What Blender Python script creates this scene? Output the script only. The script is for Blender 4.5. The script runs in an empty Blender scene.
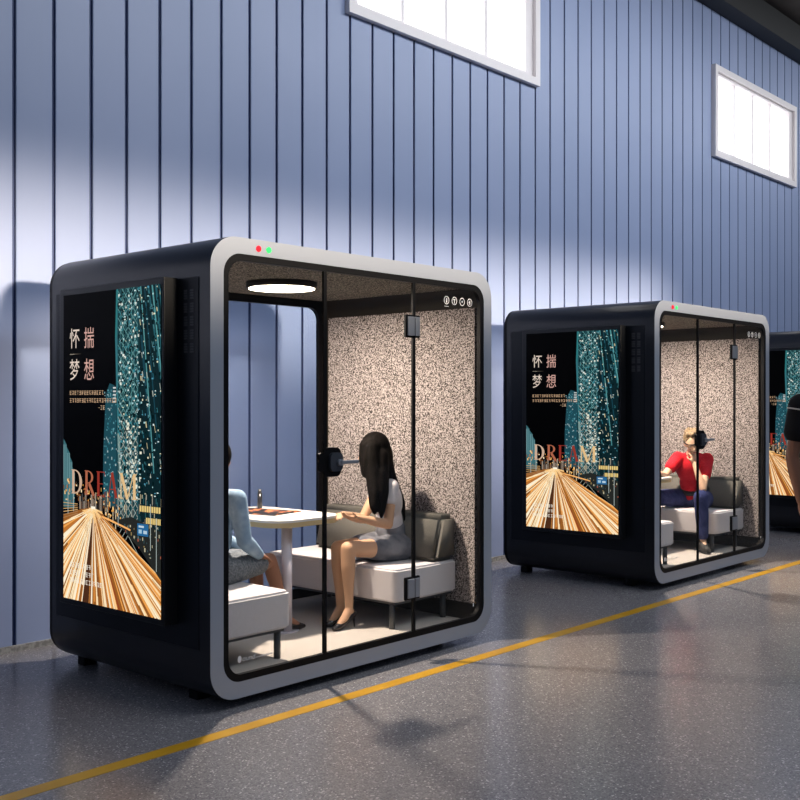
import bpy, bmesh, math, random
from mathutils import Vector as V, Matrix

sc = bpy.context.scene
col = sc.collection
random.seed(7)

# ------------------------------------------------------------------ camera
YAW = 0.8439
cam = bpy.data.cameras.new('camera')
cam.sensor_width = 36
cam.lens = 1056.11 / 800 * 36
cam.shift_y = 1.06 / 800
cam.clip_end = 200
co = bpy.data.objects.new('camera', cam)
col.objects.link(co)
co.location = (0, 0, 1.5)
co.rotation_euler = (math.pi / 2, 0, -YAW)
sc.camera = co

# ------------------------------------------------------------------ view
sc.view_settings.view_transform = 'Standard'
sc.view_settings.look = 'None'
sc.view_settings.gamma = 1
sc.view_settings.use_curve_mapping = False
sc.view_settings.exposure = 0.0
sc.cycles.use_denoising = True
sc.cycles.max_bounces = 10
sc.cycles.transparent_max_bounces = 16
sc.cycles.sample_clamp_indirect = 6

# ------------------------------------------------------------------ world
w = bpy.data.worlds.new('world')
sc.world = w
w.use_nodes = True
nt = w.node_tree
bg = nt.nodes['Background']
wtc = nt.nodes.new('ShaderNodeTexCoord')
wsp = nt.nodes.new('ShaderNodeSeparateXYZ')
wcr = nt.nodes.new('ShaderNodeValToRGB')
wmr = nt.nodes.new('ShaderNodeMapRange')
wmr.inputs['From Min'].default_value = -0.2
wmr.inputs['From Max'].default_value = 1.0
wcr.color_ramp.elements[0].position = 0.15
wcr.color_ramp.elements[0].color = (0.022, 0.027, 0.038, 1)
wcr.color_ramp.elements[1].position = 0.75
wcr.color_ramp.elements[1].color = (0.70, 0.86, 1.15, 1)
nt.links.new(wtc.outputs['Generated'], wsp.inputs[0])
nt.links.new(wsp.outputs['Z'], wmr.inputs[0])
nt.links.new(wmr.outputs[0], wcr.inputs[0])
nt.links.new(wcr.outputs[0], bg.inputs[0])
bg.inputs[1].default_value = 0.38

# ------------------------------------------------------------------ large lights
def area(name, loc, rot, sx, sy, power, color, spread=180):
    l = bpy.data.lights.new(name, 'AREA')
    l.shape = 'RECTANGLE'
    l.size = sx
    l.size_y = sy
    l.energy = power
    l.color = color
    l.spread = math.radians(spread)
    o = bpy.data.objects.new(name, l)
    o.location = loc
    o.rotation_euler = rot
    col.objects.link(o)
    return o

# long strip of warm light high on the opposite side of the hall, aimed along the pod roofs
area('strip_light', (6.3, -3.0, 3.62), (math.radians(90 - 8.5), 0, math.radians(6)), 12, 0.3, 74, (1.0, 0.82, 0.62), 11)
# fill light added high over the aisle to brighten the upper wall
area('upper_wall_fill', (13.0, 1.6, 6.9), (math.radians(66), 0, math.radians(14)), 19, 1.0, 370, (0.93, 0.96, 1.0), 125)

# ------------------------------------------------------------------ helpers
def M(name, colr, rough=0.5, metal=0.0, spec=0.5, emit=None, estr=0.0):
    m = bpy.data.materials.new(name)
    m.use_nodes = True
    b = m.node_tree.nodes['Principled BSDF']
    b.inputs['Base Color'].default_value = (*colr, 1)
    b.inputs['Roughness'].default_value = rough
    b.inputs['Metallic'].default_value = metal
    b.inputs['Specular IOR Level'].default_value = spec
    if emit:
        b.inputs['Emission Color'].default_value = (*emit, 1)
        b.inputs['Emission Strength'].default_value = estr
    return m

def noise_mat(m, scale, c1, c2, p1=0.4, p2=0.6, bump=0.0, detail=2.0, stretch=None):
    t = m.node_tree
    b = t.nodes['Principled BSDF']
    tc = t.nodes.new('ShaderNodeTexCoord')
    n = t.nodes.new('ShaderNodeTexNoise')
    n.inputs['Scale'].default_value = scale
    n.inputs['Detail'].default_value = detail
    if stretch:
        mp = t.nodes.new('ShaderNodeMapping')
        mp.inputs['Scale'].default_value = stretch
        t.links.new(tc.outputs['Object'], mp.inputs[0])
        t.links.new(mp.outputs[0], n.inputs['Vector'])
    else:
        t.links.new(tc.outputs['Object'], n.inputs['Vector'])
    r = t.nodes.new('ShaderNodeValToRGB')
    r.color_ramp.elements[0].position = p1
    r.color_ramp.elements[0].color = (*c1, 1)
    r.color_ramp.elements[1].position = p2
    r.color_ramp.elements[1].color = (*c2, 1)
    t.links.new(n.outputs[0], r.inputs[0])
    t.links.new(r.outputs[0], b.inputs['Base Color'])
    if bump:
        bp = t.nodes.new('ShaderNodeBump')
        bp.inputs['Strength'].default_value = bump
        bp.inputs['Distance'].default_value = 0.01
        t.links.new(n.outputs[0], bp.inputs['Height'])
        t.links.new(bp.outputs[0], b.inputs['Normal'])
    return m

def link(o, parent=None):
    col.objects.link(o)
    if parent:
        o.parent = parent
    return o

def obj(name, bm, mat, parent=None, smooth=False, angle=None):
    me = bpy.data.meshes.new(name)
    bmesh.ops.recalc_face_normals(bm, faces=bm.faces[:])
    bm.to_mesh(me)
    bm.free()
    mats = mat if isinstance(mat, (list, tuple)) else [mat]
    for m in mats:
        me.materials.append(m)
    if smooth:
        me.polygons.foreach_set('use_smooth', [True] * len(me.polygons))
        if angle:
            me.set_sharp_from_angle(angle=math.radians(angle))
    return link(bpy.data.objects.new(name, me), parent)

def tag(o, label=None, cat=None, group=None, kind=None):
    if label: o['label'] = label
    if cat: o['category'] = cat
    if group: o['group'] = group
    if kind: o['kind'] = kind
    return o

def empty(name, loc, label, cat, group=None):
    o = bpy.data.objects.new(name, None)
    o.location = loc
    o.empty_display_size = 0.1
    col.objects.link(o)
    return tag(o, label, cat, group)

def copy_tree(o, parent=None):
    c = o.copy()
    col.objects.link(c)
    if parent:
        c.parent = parent
    for ch in list(o.children):
        copy_tree(ch, c)
    return c

def box(bm, x0, y0, z0, x1, y1, z1, bev=0.0, seg=3, mi=0):
    t = bmesh.new()
    bmesh.ops.create_cube(t, size=1)
    for v in t.verts:
        v.co = V(((x0 + x1) / 2 + v.co.x * (x1 - x0), (y0 + y1) / 2 + v.co.y * (y1 - y0), (z0 + z1) / 2 + v.co.z * (z1 - z0)))
    if bev:
        bmesh.ops.bevel(t, geom=t.edges[:], offset=bev, segments=seg, affect='EDGES', profile=0.5)
    merge(bm, t, mi)
    return bm

def merge(bm, t, mi=0):
    mp = {}
    for v in t.verts:
        mp[v] = bm.verts.new(v.co)
    for f in t.faces:
        try:
            nf = bm.faces.new([mp[v] for v in f.verts])
            nf.material_index = mi
            nf.smooth = f.smooth
        except ValueError:
            pass
    t.free()

def BX(*a, **k):
    return box(bmesh.new(), *a, **k)

def cyl(bm, p0, p1, r0, r1=None, seg=24, mi=0):
    r1 = r0 if r1 is None else r1
    p0, p1 = V(p0), V(p1)
    d = (p1 - p0).normalized()
    a = d.orthogonal().normalized()
    b = d.cross(a)
    A = [bm.verts.new(p0 + (a * math.cos(2 * math.pi * i / seg) + b * math.sin(2 * math.pi * i / seg)) * r0) for i in range(seg)]
    B = [bm.verts.new(p1 + (a * math.cos(2 * math.pi * i / seg) + b * math.sin(2 * math.pi * i / seg)) * r1) for i in range(seg)]
    for i in range(seg):
        f = bm.faces.new((A[i], A[(i + 1) % seg], B[(i + 1) % seg], B[i]))
        f.smooth = True
        f.material_index = mi
    for L in (A[::-1], B):
        f = bm.faces.new(L)
        f.material_index = mi
    return bm

def rr(x0, z0, x1, z1, r, n=14):
    pts = []
    for cx, cz, a0 in ((x1 - r, z1 - r, 0), (x0 + r, z1 - r, 90), (x0 + r, z0 + r, 180), (x1 - r, z0 + r, 270)):
        for i in range(n + 1):
            a = math.radians(a0 + 90 * i / n)
            pts.append((cx + r * math.cos(a), cz + r * math.sin(a)))
    return pts

def ring(bm, outer, inner, y0, y1, mi_front=0, mi_in=0, mi_out=0, mi_back=0):
    n = len(outer)
    O0 = [bm.verts.new((x, y0, z)) for x, z in outer]
    O1 = [bm.verts.new((x, y1, z)) for x, z in outer]
    I0 = [bm.verts.new((x, y0, z)) for x, z in inner]
    I1 = [bm.verts.new((x, y1, z)) for x, z in inner]
    for i in range(n):
        j = (i + 1) % n
        for q, m in (((O0[i], O0[j], I0[j], I0[i]), mi_front), ((O1[j], O1[i], I1[i], I1[j]), mi_back),
                     ((O0[j], O0[i], O1[i], O1[j]), mi_out), ((I0[i], I0[j], I1[j], I1[i]), mi_in)):
            f = bm.faces.new(q)
            f.material_index = m
    return bm

def slab(bm, pts, a0, a1, axis='y', mi=0):
    def P(p, a):
        return (p[0], a, p[1]) if axis == 'y' else ((p[0], p[1], a) if axis == 'z' else (a, p[0], p[1]))
    A = [bm.verts.new(P(p, a0)) for p in pts]
    B = [bm.verts.new(P(p, a1)) for p in pts]
    n = len(pts)
    for i in range(n):
        f = bm.faces.new((A[i], A[(i + 1) % n], B[(i + 1) % n], B[i]))
        f.material_index = mi
    for L in (A[::-1], B):
        f = bm.faces.new(L)
        f.material_index = mi
    return bm

# ------------------------------------------------------------------ materials
m_wall = M('blue_cladding', (0.205, 0.265, 0.455), 0.42, 0.0, 0.5)
def wall_nodes(m):
    t = m.node_tree; b = t.nodes['Principled BSDF']
    tc = t.nodes.new('ShaderNodeTexCoord')
    n = t.nodes.new('ShaderNodeTexNoise'); n.inputs['Scale'].default_value = 0.9; n.inputs['Detail'].default_value = 3
    t.links.new(tc.outputs['Object'], n.inputs['Vector'])
    r = t.nodes.new('ShaderNodeValToRGB')
    r.color_ramp.elements[0].position = 0.3; r.color_ramp.elements[0].color = (0.30, 0.375, 0.59, 1)
    r.color_ramp.elements[1].position = 0.7; r.color_ramp.elements[1].color = (0.33, 0.405, 0.625, 1)
    t.links.new(n.outputs[0], r.inputs[0]); t.links.new(r.outputs[0], b.inputs['Base Color'])
wall_nodes(m_wall)

m_floor = M('speckled_epoxy', (0.16, 0.165, 0.18), 0.22, 0.0, 0.6)
def floor_nodes(m):
    t = m.node_tree; b = t.nodes['Principled BSDF']
    tc = t.nodes.new('ShaderNodeTexCoord')
    v = t.nodes.new('ShaderNodeTexVoronoi'); v.inputs['Scale'].default_value = 150
    t.links.new(tc.outputs['Object'], v.inputs['Vector'])
    cr = t.nodes.new('ShaderNodeValToRGB'); cr.color_ramp.interpolation = 'CONSTANT'
    e = cr.color_ramp.elements
    e[0].position = 0; e[0].color = (0.235, 0.225, 0.235, 1)
    e[1].position = 0.5; e[1].color = (0.28, 0.27, 0.275, 1)
    for p, c in ((0.72, (0.165, 0.16, 0.175, 1)), (0.88, (0.36, 0.345, 0.345, 1)), (0.965, (0.62, 0.60, 0.58, 1))):
        k = e.new(p); k.color = c
    sp = t.nodes.new('ShaderNodeSeparateColor')
    t.links.new(v.outputs['Color'], sp.inputs[0]); t.links.new(sp.outputs[0], cr.inputs[0])
    n = t.nodes.new('ShaderNodeTexNoise'); n.inputs['Scale'].default_value = 1.2; n.inputs['Detail'].default_value = 4
    t.links.new(tc.outputs['Object'], n.inputs['Vector'])
    mr = t.nodes.new('ShaderNodeMapRange'); mr.inputs['To Min'].default_value = 0.17; mr.inputs['To Max'].default_value = 0.29
    t.links.new(n.outputs[0], mr.inputs[0]); t.links.new(mr.outputs[0], b.inputs['Roughness'])
    t.links.new(cr.outputs[0], b.inputs['Base Color'])
floor_nodes(m_floor)
m_line = M('yellow_paint', (0.62, 0.33, 0.012), 0.35)
noise_mat(m_line, 6, (0.60, 0.31, 0.010), (0.70, 0.375, 0.02), 0.35, 0.65)
m_groove_shade = M('navy_groove_shade', (0.055, 0.085, 0.21), 0.6)  # shade inside the cladding grooves, painted as a dark navy
m_base = M('pale_skirting', (0.34, 0.34, 0.33), 0.5)
noise_mat(m_base, 40, (0.22, 0.22, 0.21), (0.40, 0.40, 0.39))
m_beam = M('black_steel', (0.012, 0.013, 0.015), 0.6)
m_ceil = M('dark_roof', (0.075, 0.062, 0.052), 0.8)
noise_mat(m_ceil, 1.5, (0.06, 0.05, 0.042), (0.09, 0.075, 0.062))
m_win = M('white_window_frame', (0.93, 0.88, 0.89), 0.4)
m_pane = M('daylit_pane', (0.8, 0.8, 0.8), 0.3, emit=(1.0, 0.99, 1.0), estr=1.7)

m_shell = M('charcoal_shell', (0.007, 0.008, 0.012), 0.35, 0.0, 0.3)
m_shell.node_tree.nodes['Principled BSDF'].inputs['Coat Weight'].default_value = 0.25
m_shell.node_tree.nodes['Principled BSDF'].inputs['Coat Roughness'].default_value = 0.10
m_shell.node_tree.nodes['Principled BSDF'].inputs['Coat IOR'].default_value = 1.6
m_silver = M('brushed_aluminium', (0.33, 0.365, 0.43), 0.42, 0.2)
m_black = M('black_trim', (0.003, 0.003, 0.004), 0.5, spec=0.15)
m_inner = M('brown_black_lining', (0.022, 0.018, 0.013), 0.6, spec=0.2)
m_side = M('charcoal_panel', (0.006, 0.008, 0.012), 0.4, spec=0.25)
m_bezel = M('bezel_paint', (0.009, 0.010, 0.012), 0.4, spec=0.3)
m_vent = M('vent_grey', (0.05, 0.05, 0.055), 0.5)
m_felt = M('mottled_felt', (0.3, 0.28, 0.26), 0.95, spec=0.1)
noise_mat(m_felt, 150, (0.035, 0.030, 0.026), (0.50, 0.44, 0.42), 0.40, 0.60, 0.4, 1.0)
m_cfelt = M('dark_ceiling_felt', (0.1, 0.1, 0.1), 0.95, spec=0.1)
noise_mat(m_cfelt, 110, (0.03, 0.028, 0.022), (0.30, 0.27, 0.22), 0.42, 0.62, 0.4, 1.0)
m_carpet = M('beige_carpet', (0.42, 0.385, 0.345), 0.95, spec=0.1)
noise_mat(m_carpet, 220, (0.44, 0.40, 0.36), (0.58, 0.53, 0.48), 0.35, 0.65, 0.3)
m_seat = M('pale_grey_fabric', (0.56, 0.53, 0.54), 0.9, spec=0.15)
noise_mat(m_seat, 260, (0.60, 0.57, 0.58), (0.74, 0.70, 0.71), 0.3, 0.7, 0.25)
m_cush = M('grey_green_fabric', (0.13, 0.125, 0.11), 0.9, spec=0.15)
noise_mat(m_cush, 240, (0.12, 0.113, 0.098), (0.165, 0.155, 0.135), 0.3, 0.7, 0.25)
m_leg = M('dark_grey_metal', (0.09, 0.095, 0.10), 0.4, 0.6)
m_table = M('white_laminate', (0.74, 0.72, 0.69), 0.3)
m_ply = M('plywood_edge', (0.55, 0.43, 0.23), 0.5)
m_post = M('white_post', (0.62, 0.58, 0.64), 0.35)
m_lampon = M('lamp_diffuser', (1, 1, 1), 0.5, emit=(1.0, 0.84, 0.66), estr=9.0)
m_red = M('red_indicator', (0.6, 0.01, 0.02), 0.3, emit=(0.80, 0.004, 0.02), estr=0.9)
m_green = M('green_indicator', (0.02, 0.6, 0.12), 0.3, emit=(0.03, 0.70, 0.12), estr=0.9)
m_print = M('white_print', (0.75, 0.75, 0.75), 0.5)
m_sensor = M('white_plastic', (0.6, 0.6, 0.6), 0.5)
m_hinge = M('satin_steel', (0.34, 0.36, 0.40), 0.35, 0.5)
m_lock = M('dark_steel_lock', (0.09, 0.10, 0.12), 0.35, 0.6)

def glass(name, tint, gloss):
    m = bpy.data.materials.new(name); m.use_nodes = True
    t = m.node_tree
    for n in list(t.nodes):
        if n.type == 'BSDF_PRINCIPLED': t.nodes.remove(n)
    out = t.nodes['Material Output']
    tr = t.nodes.new('ShaderNodeBsdfTransparent'); tr.inputs[0].default_value = (*tint, 1)
    gl = t.nodes.new('ShaderNodeBsdfGlossy'); gl.inputs['Roughness'].default_value = 0.02
    gl.inputs[0].default_value = (gloss, gloss, gloss, 1)
    lw = t.nodes.new('ShaderNodeLayerWeight'); lw.inputs[0].default_value = 0.5
    pw = t.nodes.new('ShaderNodeMath'); pw.operation = 'POWER'; pw.inputs[1].default_value = 5
    ma = t.nodes.new('ShaderNodeMath'); ma.operation = 'MULTIPLY_ADD'; ma.inputs[1].default_value = 0.6; ma.inputs[2].default_value = 0.02
    mx = t.nodes.new('ShaderNodeMixShader')
    t.links.new(lw.outputs['Facing'], pw.inputs[0]); t.links.new(pw.outputs[0], ma.inputs[0])
    t.links.new(ma.outputs[0], mx.inputs[0]); t.links.new(tr.outputs[0], mx.inputs[1]); t.links.new(gl.outputs[0], mx.inputs[2])
    t.links.new(mx.outputs[0], out.inputs[0])
    return m
m_glass = glass('clear_glass', (0.96, 0.97, 0.97), 0.5)
m_rglass = glass('tinted_glass', (0.80, 0.83, 0.87), 0.5)

# ------------------------------------------------------------------ the hall
YW = 5.9416
G0, GP = 3.1981, 0.2619
def wall_strip(bm, x0, x1, z0, z1):
    xs = [(x0, 0.0)]
    k = math.ceil((x0 + 0.02 - G0) / GP)
    while G0 + k * GP < x1 - 0.02:
        g = G0 + k * GP
        xs += [(g - 0.015, 0), (g - 0.011, 0.005), (g - 0.010, 0.018), (g + 0.010, 0.018), (g + 0.011, 0.005), (g + 0.015, 0)]
        k += 1
    xs.append((x1, 0.0))
    A = [bm.verts.new((x, YW + d, z0)) for x, d in xs]
    B = [bm.verts.new((x, YW + d, z1)) for x, d in xs]
    for i in range(len(xs) - 1):
        f = bm.faces.new((A[i], A[i + 1], B[i + 1], B[i]))
        f.material_index = 1 if xs[i][1] >= 0.005 and xs[i + 1][1] >= 0.005 else 0
WX0, WX1 = -6.0, 30.0
WZ0, WZ1 = 4.604, 5.7705
wins = [(6.02, 8.71), (12.634, 15.31)]
bm = bmesh.new()
wall_strip(bm, WX0, WX1, 0, WZ0 + 0.03)
wall_strip(bm, WX0, WX1, WZ1 - 0.03, 7.0)
xx = WX0
for a, b in wins:
    wall_strip(bm, xx, a + 0.03, WZ0 + 0.03, WZ1 - 0.03)
    xx = b - 0.03
wall_strip(bm, xx, WX1, WZ0 + 0.03, WZ1 - 0.03)
tag(obj('wall_back', bm, [m_wall, m_groove_shade]), 'blue ribbed metal cladding wall behind the pods', kind='structure')
tag(obj('floor', BX(WX0, -9, -0.1, WX1, YW + 0.03, 0), m_floor), 'glossy grey speckled floor', kind='structure')
tag(obj('trim_1', BX(WX0, 3.716, 0.0, WX1, 3.796, 0.0015), m_line), 'yellow floor line running past the pods', kind='structure')
tag(obj('baseboard_back', BX(WX0, YW - 0.022, 0, WX1, YW, 0.035), m_base), 'thin pale kerb at the foot of the blue wall', kind='structure')
tag(obj('trim_2', BX(WX0, 5.69, 6.46, WX1, YW + 0.02, 6.80), m_beam), 'black beam along the top of the wall', kind='structure')
tag(obj('ceiling', BX(WX0, 2.5, 6.80, WX1, YW + 0.03, 6.95), m_ceil), 'dark brown roof above the beam', kind='structure')
for i, (a, b) in enumerate(wins):
    bm = bmesh.new()
    o_ = [(a, WZ0), (b, WZ0), (b, WZ1), (a, WZ1)]
    i1 = [(a + .075, WZ0 + .075), (b - .075, WZ0 + .075), (b - .075, WZ1 - .075), (a + .075, WZ1 - .075)]
    i2 = [(a + .14, WZ0 + .11), (b - .19, WZ0 + .11), (b - .19, WZ1 - .11), (a + .14, WZ1 - .11)]
    ring(bm, o_, i1, YW - 0.05, YW + 0.05)
    ring(bm, [(a + .05, WZ0 + .05), (b - .05, WZ0 + .05), (b - .05, WZ1 - .05), (a + .05, WZ1 - .05)], i2, YW - 0.01, YW + 0.09)
    L = b - .19 - a - .14
    for k in (1, 2, 3):
        x = a + .14 + L * k / 4
        box(bm, x - .019, YW + 0.03, WZ0 + .1, x + .019, YW + 0.075, WZ1 - .1)
    wf = tag(obj('window_%d' % (i + 1), bm, m_win), ['high four pane window above the nearest pods', 'high four pane window at the far right'][i], kind='structure')
    obj('pane', BX(a + .12, YW + 0.075, WZ0 + .09, b - .17, YW + 0.085, WZ1 - .09), m_pane, wf)

# ------------------------------------------------------------------ poster picture on the screens
SY0, SY1, SZ0, SZ1 = 0.27, 1.155, 0.437, 2.07
SX = -0.088
def art_mesh():
    bm = bmesh.new()
    cl = bm.loops.layers.float_color.new('art')
    st = {'n': 0}
    def U(u, v, lay):
        return (SX - 0.00002 * lay, SY1 - u * (SY1 - SY0), SZ1 - v * (SZ1 - SZ0))
    def clip(p):
        def cut(p, ax, lim, sgn):
            out = []
            for i in range(len(p)):
                a, b = p[i], p[(i + 1) % len(p)]
                ia, ib = sgn * (a[ax] - lim) <= 0, sgn * (b[ax] - lim) <= 0
                if ia: out.append(a)
                if ia != ib:
                    t = (lim - a[ax]) / (b[ax] - a[ax])
                    out.append(tuple(a[k] + t * (b[k] - a[k]) for k in range(len(a))))
            return out
        for ax, lim, s in ((0, 0, -1), (0, 1, 1), (1, 0, -1), (1, 1, 1)):
            if len(p) < 3: return []
            p = cut(p, ax, lim, s)
        return p
    def poly(pts, c, lay, cols=None):
        P = [tuple(q) + tuple(cols[i] if cols else c) for i, q in enumerate(pts)]
        P = clip(P)
        if len(P) < 3: return
        try:
            f = bm.faces.new([bm.verts.new(U(q[0], q[1], lay)) for q in P])
        except ValueError:
            return
        for lp, q in zip(f.loops, P):
            r_, g_, b_ = q[2:5]
            if b_ > r_ and lay < 9: r_, g_, b_ = r_ * .8, g_ * .72, b_ * .72
            lp[cl] = (r_, g_, b_, 1)
    def seg(a, b, w, c, lay, c2=None, w2=None):
        asp = (SZ1 - SZ0) / (SY1 - SY0)
        dx, dy = b[0] - a[0], (b[1] - a[1]) * asp
        L = math.hypot(dx, dy) or 1
        nx, ny = -dy / L, dx / L / asp
        w2 = w if w2 is None else w2
        poly([(a[0] + nx * w / 2, a[1] + ny * w / 2), (b[0] + nx * w2 / 2, b[1] + ny * w2 / 2),
              (b[0] - nx * w2 / 2, b[1] - ny * w2 / 2), (a[0] - nx * w / 2, a[1] - ny * w / 2)], c, lay,
             [c, c2 or c, c2 or c, c])
    R = random.Random(11)
    def quad(x, y, w, h, c, lay): poly([(x, y), (x + w, y), (x + w, y + h), (x, y + h)], c, lay)
    poly([(0, 0), (1, 0), (1, 1), (0, 1)], (0.0, 0.0, 0.0), 0)
    teal = [(0.02, 0.13, 0.16), (0.03, 0.20, 0.24), (0.05, 0.28, 0.32), (0.01, 0.07, 0.10), (0.10, 0.38, 0.40)]
    # buildings on the right: dark glass blocks
    poly([(0.56, 0), (1, 0), (1, 0.80), (0.56, 0.72)], (0.004, 0.022, 0.028), 1)
    # slanting towers right of the lattice tower
    for k in range(10):
        u = 0.80 + 0.035 * k + R.uniform(-.01, .01)
        seg((u - 0.03, 0 - .02), (u + 0.10, R.uniform(.25, .62)), R.uniform(.008, .02), teal[R.randrange(5)], 2)
    for k in range(90):
        u = R.uniform(.78, 1.0); v = R.uniform(0, .60)
        L = R.uniform(.006, .02)
        seg((u, v), (u + L * .4, v + L), R.uniform(.004, .010), R.choice([(0.12, .35, .38), (.5, .62, .55), (.02, .16, .22), (.55, .48, .28), (.04, .22, .26)]), 3)
    # the round lattice tower
    poly([(0.585, 0), (0.80, 0), (0.79, 0.45), (0.80, 0.72), (0.60, 0.72), (0.57, 0.36), (0.56, 0.1)], (0.010, 0.060, 0.070), 4)
    for k in range(8):
        u = 0.57 + 0.028 * k
        seg((u + .01, 0), (u + 0.012, 0.70), 0.004, R.choice([(0.05, .28, .30), (.10, .36, .36), (.04, .18, .22)]), 5)
    seg((0.578, 0.0), (0.565, 0.15), 0.018, (0.03, .24, .26), 6)
    seg((0.565, 0.15), (0.59, 0.45), 0.018, (0.04, .22, .26), 6)
    seg((0.59, 0.45), (0.62, 0.68), 0.022, (0.22, .40, .38), 6)
    for k in range(28):
        v = -0.05 + 0.028 * k
        c = (0.16, .42, .42) if v < .35 else (.42, .52, .46)
        for s in (1, -1):
            a = (0.585 if s > 0 else 0.78, v); b = (0.78 if s > 0 else 0.60, v + 0.11)
            seg(a, b, 0.0045, c, 7)
    for k in range(270):
        u = R.uniform(.58, .79); v = R.uniform(0, .66)
        c = R.choice([(.55, .75, .75), (.20, .50, .52), (.03, .25, .30), (.75, .80, .72), (.04, .30, .38)])
        quad(u, v, R.uniform(.006, .020), R.uniform(.003, .009), c, 8)
    for k in range(60):
        u = R.uniform(.66, .80); v = R.uniform(.40, .66)
        quad(u, v, R.uniform(.008, .022), R.uniform(.004, .010), R.choice([(.65, .70, .60), (.45, .5, .42), (.8, .78, .62)]), 9)
    for k in range(330):
        u = R.uniform(.58, 1.0); v = R.uniform(0, .64)
        quad(u, v, R.uniform(.006, .022), R.uniform(.003, .012), R.choice([(.001, .012, .016), (.002, .025, .03), (.0, .01, .012)]), 8)
    for k in range(150):
        u = R.uniform(.60, 1.0) ; v = R.uniform(0, .64)
        quad(u, v, R.uniform(.006, .018), R.uniform(.002, .006), R.choice([(.7, .85, .85), (.35, .6, .62), (.08, .30, .42), (.75, .72, .5)]), 9)
    # slim tower left of it
    poly([(0.46, 0.33), (0.50, 0.293), (0.55, 0.30), (0.57, 0.36), (0.575, 0.68), (0.43, 0.68), (0.435, 0.5)], (0.015, 0.09, 0.12), 4)
    for k in range(120):
        u = R.uniform(.44, .565); v = R.uniform(.31, .66)
        quad(u, v, R.uniform(.006, .014), R.uniform(.003, .007), R.choice([(.05, .28, .34), (.12, .40, .46), (.02, .15, .2), (.4, .6, .62)]), 5)
    for k in range(5):
        quad(.535, .305 + k * .011, .03, .005, (.75, .85, .82), 6)
    # low towers at the far left
    for u0, u1, v0 in ((0, .035, .473), (.035, .07, .50), (.07, .10, .53), (.10, .125, .565)):
        poly([(u0, v0), (u1, v0 + .02), (u1, .70), (u0, .70)], (0.05, .19, .22), 4)
        for k in range(6):
            uu = R.uniform(u0, u1)
            seg((uu, v0 + .02), (uu, R.uniform(.6, .66)), .004, (.20, .42, .45), 5)
    # glow of the distant street
    for k in range(150):
        u = R.uniform(0, .62); v = R.gauss(.675 - .05 * (1 - min(u / .33, 1)), .022)
        if .60 < v < .73:
            quad(u, v, R.uniform(.004, .013), R.uniform(.002, .012), R.choice([(.85, .40, .08), (.45, .14, .03), (1, .62, .25), (.25, .09, .03), (.12, .06, .04), (1, .8, .5)]), 10)
    for k in range(26):
        u = R.uniform(.12, .45)
        h = R.uniform(.02, .06)
        quad(u, .70 - h, .014, h, R.choice([(.10, .07, .05), (.22, .12, .07), (.05, .05, .05), (.3, .25, .2)]), 11)
    for k in range(70):
        u = R.uniform(.46, 1.0); v = R.uniform(.63, .74)
        quad(u, v, R.uniform(.004, .010), R.uniform(.008, .035), R.choice([(.35, .32, .26), (.16, .14, .12), (.6, .5, .32), (.03, .04, .05), (.02, .09, .10)]), 10)
    for u, v, w_ in ((.80, .665, .20), (.86, .70, .14)):
        quad(u, v, w_, .022, (.02, .03, .03), 11)
        for k in range(9):
            quad(u + k * w_ / 9, v + .002, w_ / 12, .018, (.80, .58, .20), 12)
    # the road with its light trails
    VP = (0.328, 0.690)
    poly([(0, .725), (.20, .700), VP, (.42, .705), (1, .885), (1, 1), (0, 1)], (0.30, 0.105, 0.02), 12)
    def ray(t):
        # t 0..1 sweeps from the left edge, along the bottom, up the right edge
        if t < .22: return (0, .73 + (1.0 - .73) * t / .22)
        if t < .80: return ((t - .22) / .58, 1.0)
        return (1.0, 1.0 - (t - .80) / .20 * .125)
    cols = [(1.0, .62, .28), (1.0, .78, .48), (.85, .36, .08), (.50, .17, .03), (1.0, .88, .66), (.24, .075, .02), (.95, .50, .17), (.66, .25, .05), (.90, .70, .42)]
    for k in range(230):
        t = R.random()
        e = ray(t)
        s = R.uniform(.0, .55) ** 1.5
        a = (VP[0] + (e[0] - VP[0]) * s, VP[1] + (e[1] - VP[1]) * s)
        s2 = 1.0 if R.random() < .7 else R.uniform(.6, 1)
        b = (VP[0] + (e[0] - VP[0]) * s2, VP[1] + (e[1] - VP[1]) * s2)
        c = R.choice(cols[:5] if .22 > t or R.random() < .5 else cols)
        wd = R.uniform(.004, .020)
        seg(a, b, wd * max(s, .06), c, 13 + k % 12, None, wd * s2)
    seg((VP[0] - .005, .72), (.24, 1.02), .006, (.07, .025, .01), 26, None, .075)
    seg((VP[0] + .01, .73), (.62, 1.02), .003, (.30, .06, .015), 26, None, .02)
    for k in range(9):
        seg((VP[0] - .01 + k * .003, .70), ray(.02 + .03 * k), .003, (1, .85, .55), 27, None, .008)
    for k in range(60):
        a = R.uniform(math.pi * .08, math.pi * .92)
        L_ = R.uniform(.03, .10)
        seg((VP[0], VP[1] + .002), (VP[0] + L_ * math.cos(a) * 1.3, VP[1] + L_ * math.sin(a) * .55), .004, R.choice([(1, .80, .45), (1, .9, .66), (1, .70, .32)]), 27, (.95, .55, .2), .008)
    quad(VP[0] - .022, VP[1] - .003, .044, .008, (1, .92, .75), 28)
    # dark verge on the right with posts, and the curved rail
    poly([(.55, .722), (.72, .705), (1, .74), (1, .885), (.80, .80)], (.018, .020, .018), 28)
    for k in range(46):
        f = R.random()
        u = .62 + .38 * f; v = R.uniform(.715, .74 + .12 * f)
        quad(u, v, R.uniform(.004, .012), R.uniform(.003, .012), R.choice([(.10, .16, .17), (.28, .20, .08), (.4, .1, .06), (.04, .09, .1), (.5, .45, .3)]), 29)
    for k in range(8):
        seg((.42 + k * .03, .716 + k * .003), (.50 + k * .03, .722 + k * .0035), .010, (.95, .45, .14), 30)
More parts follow.
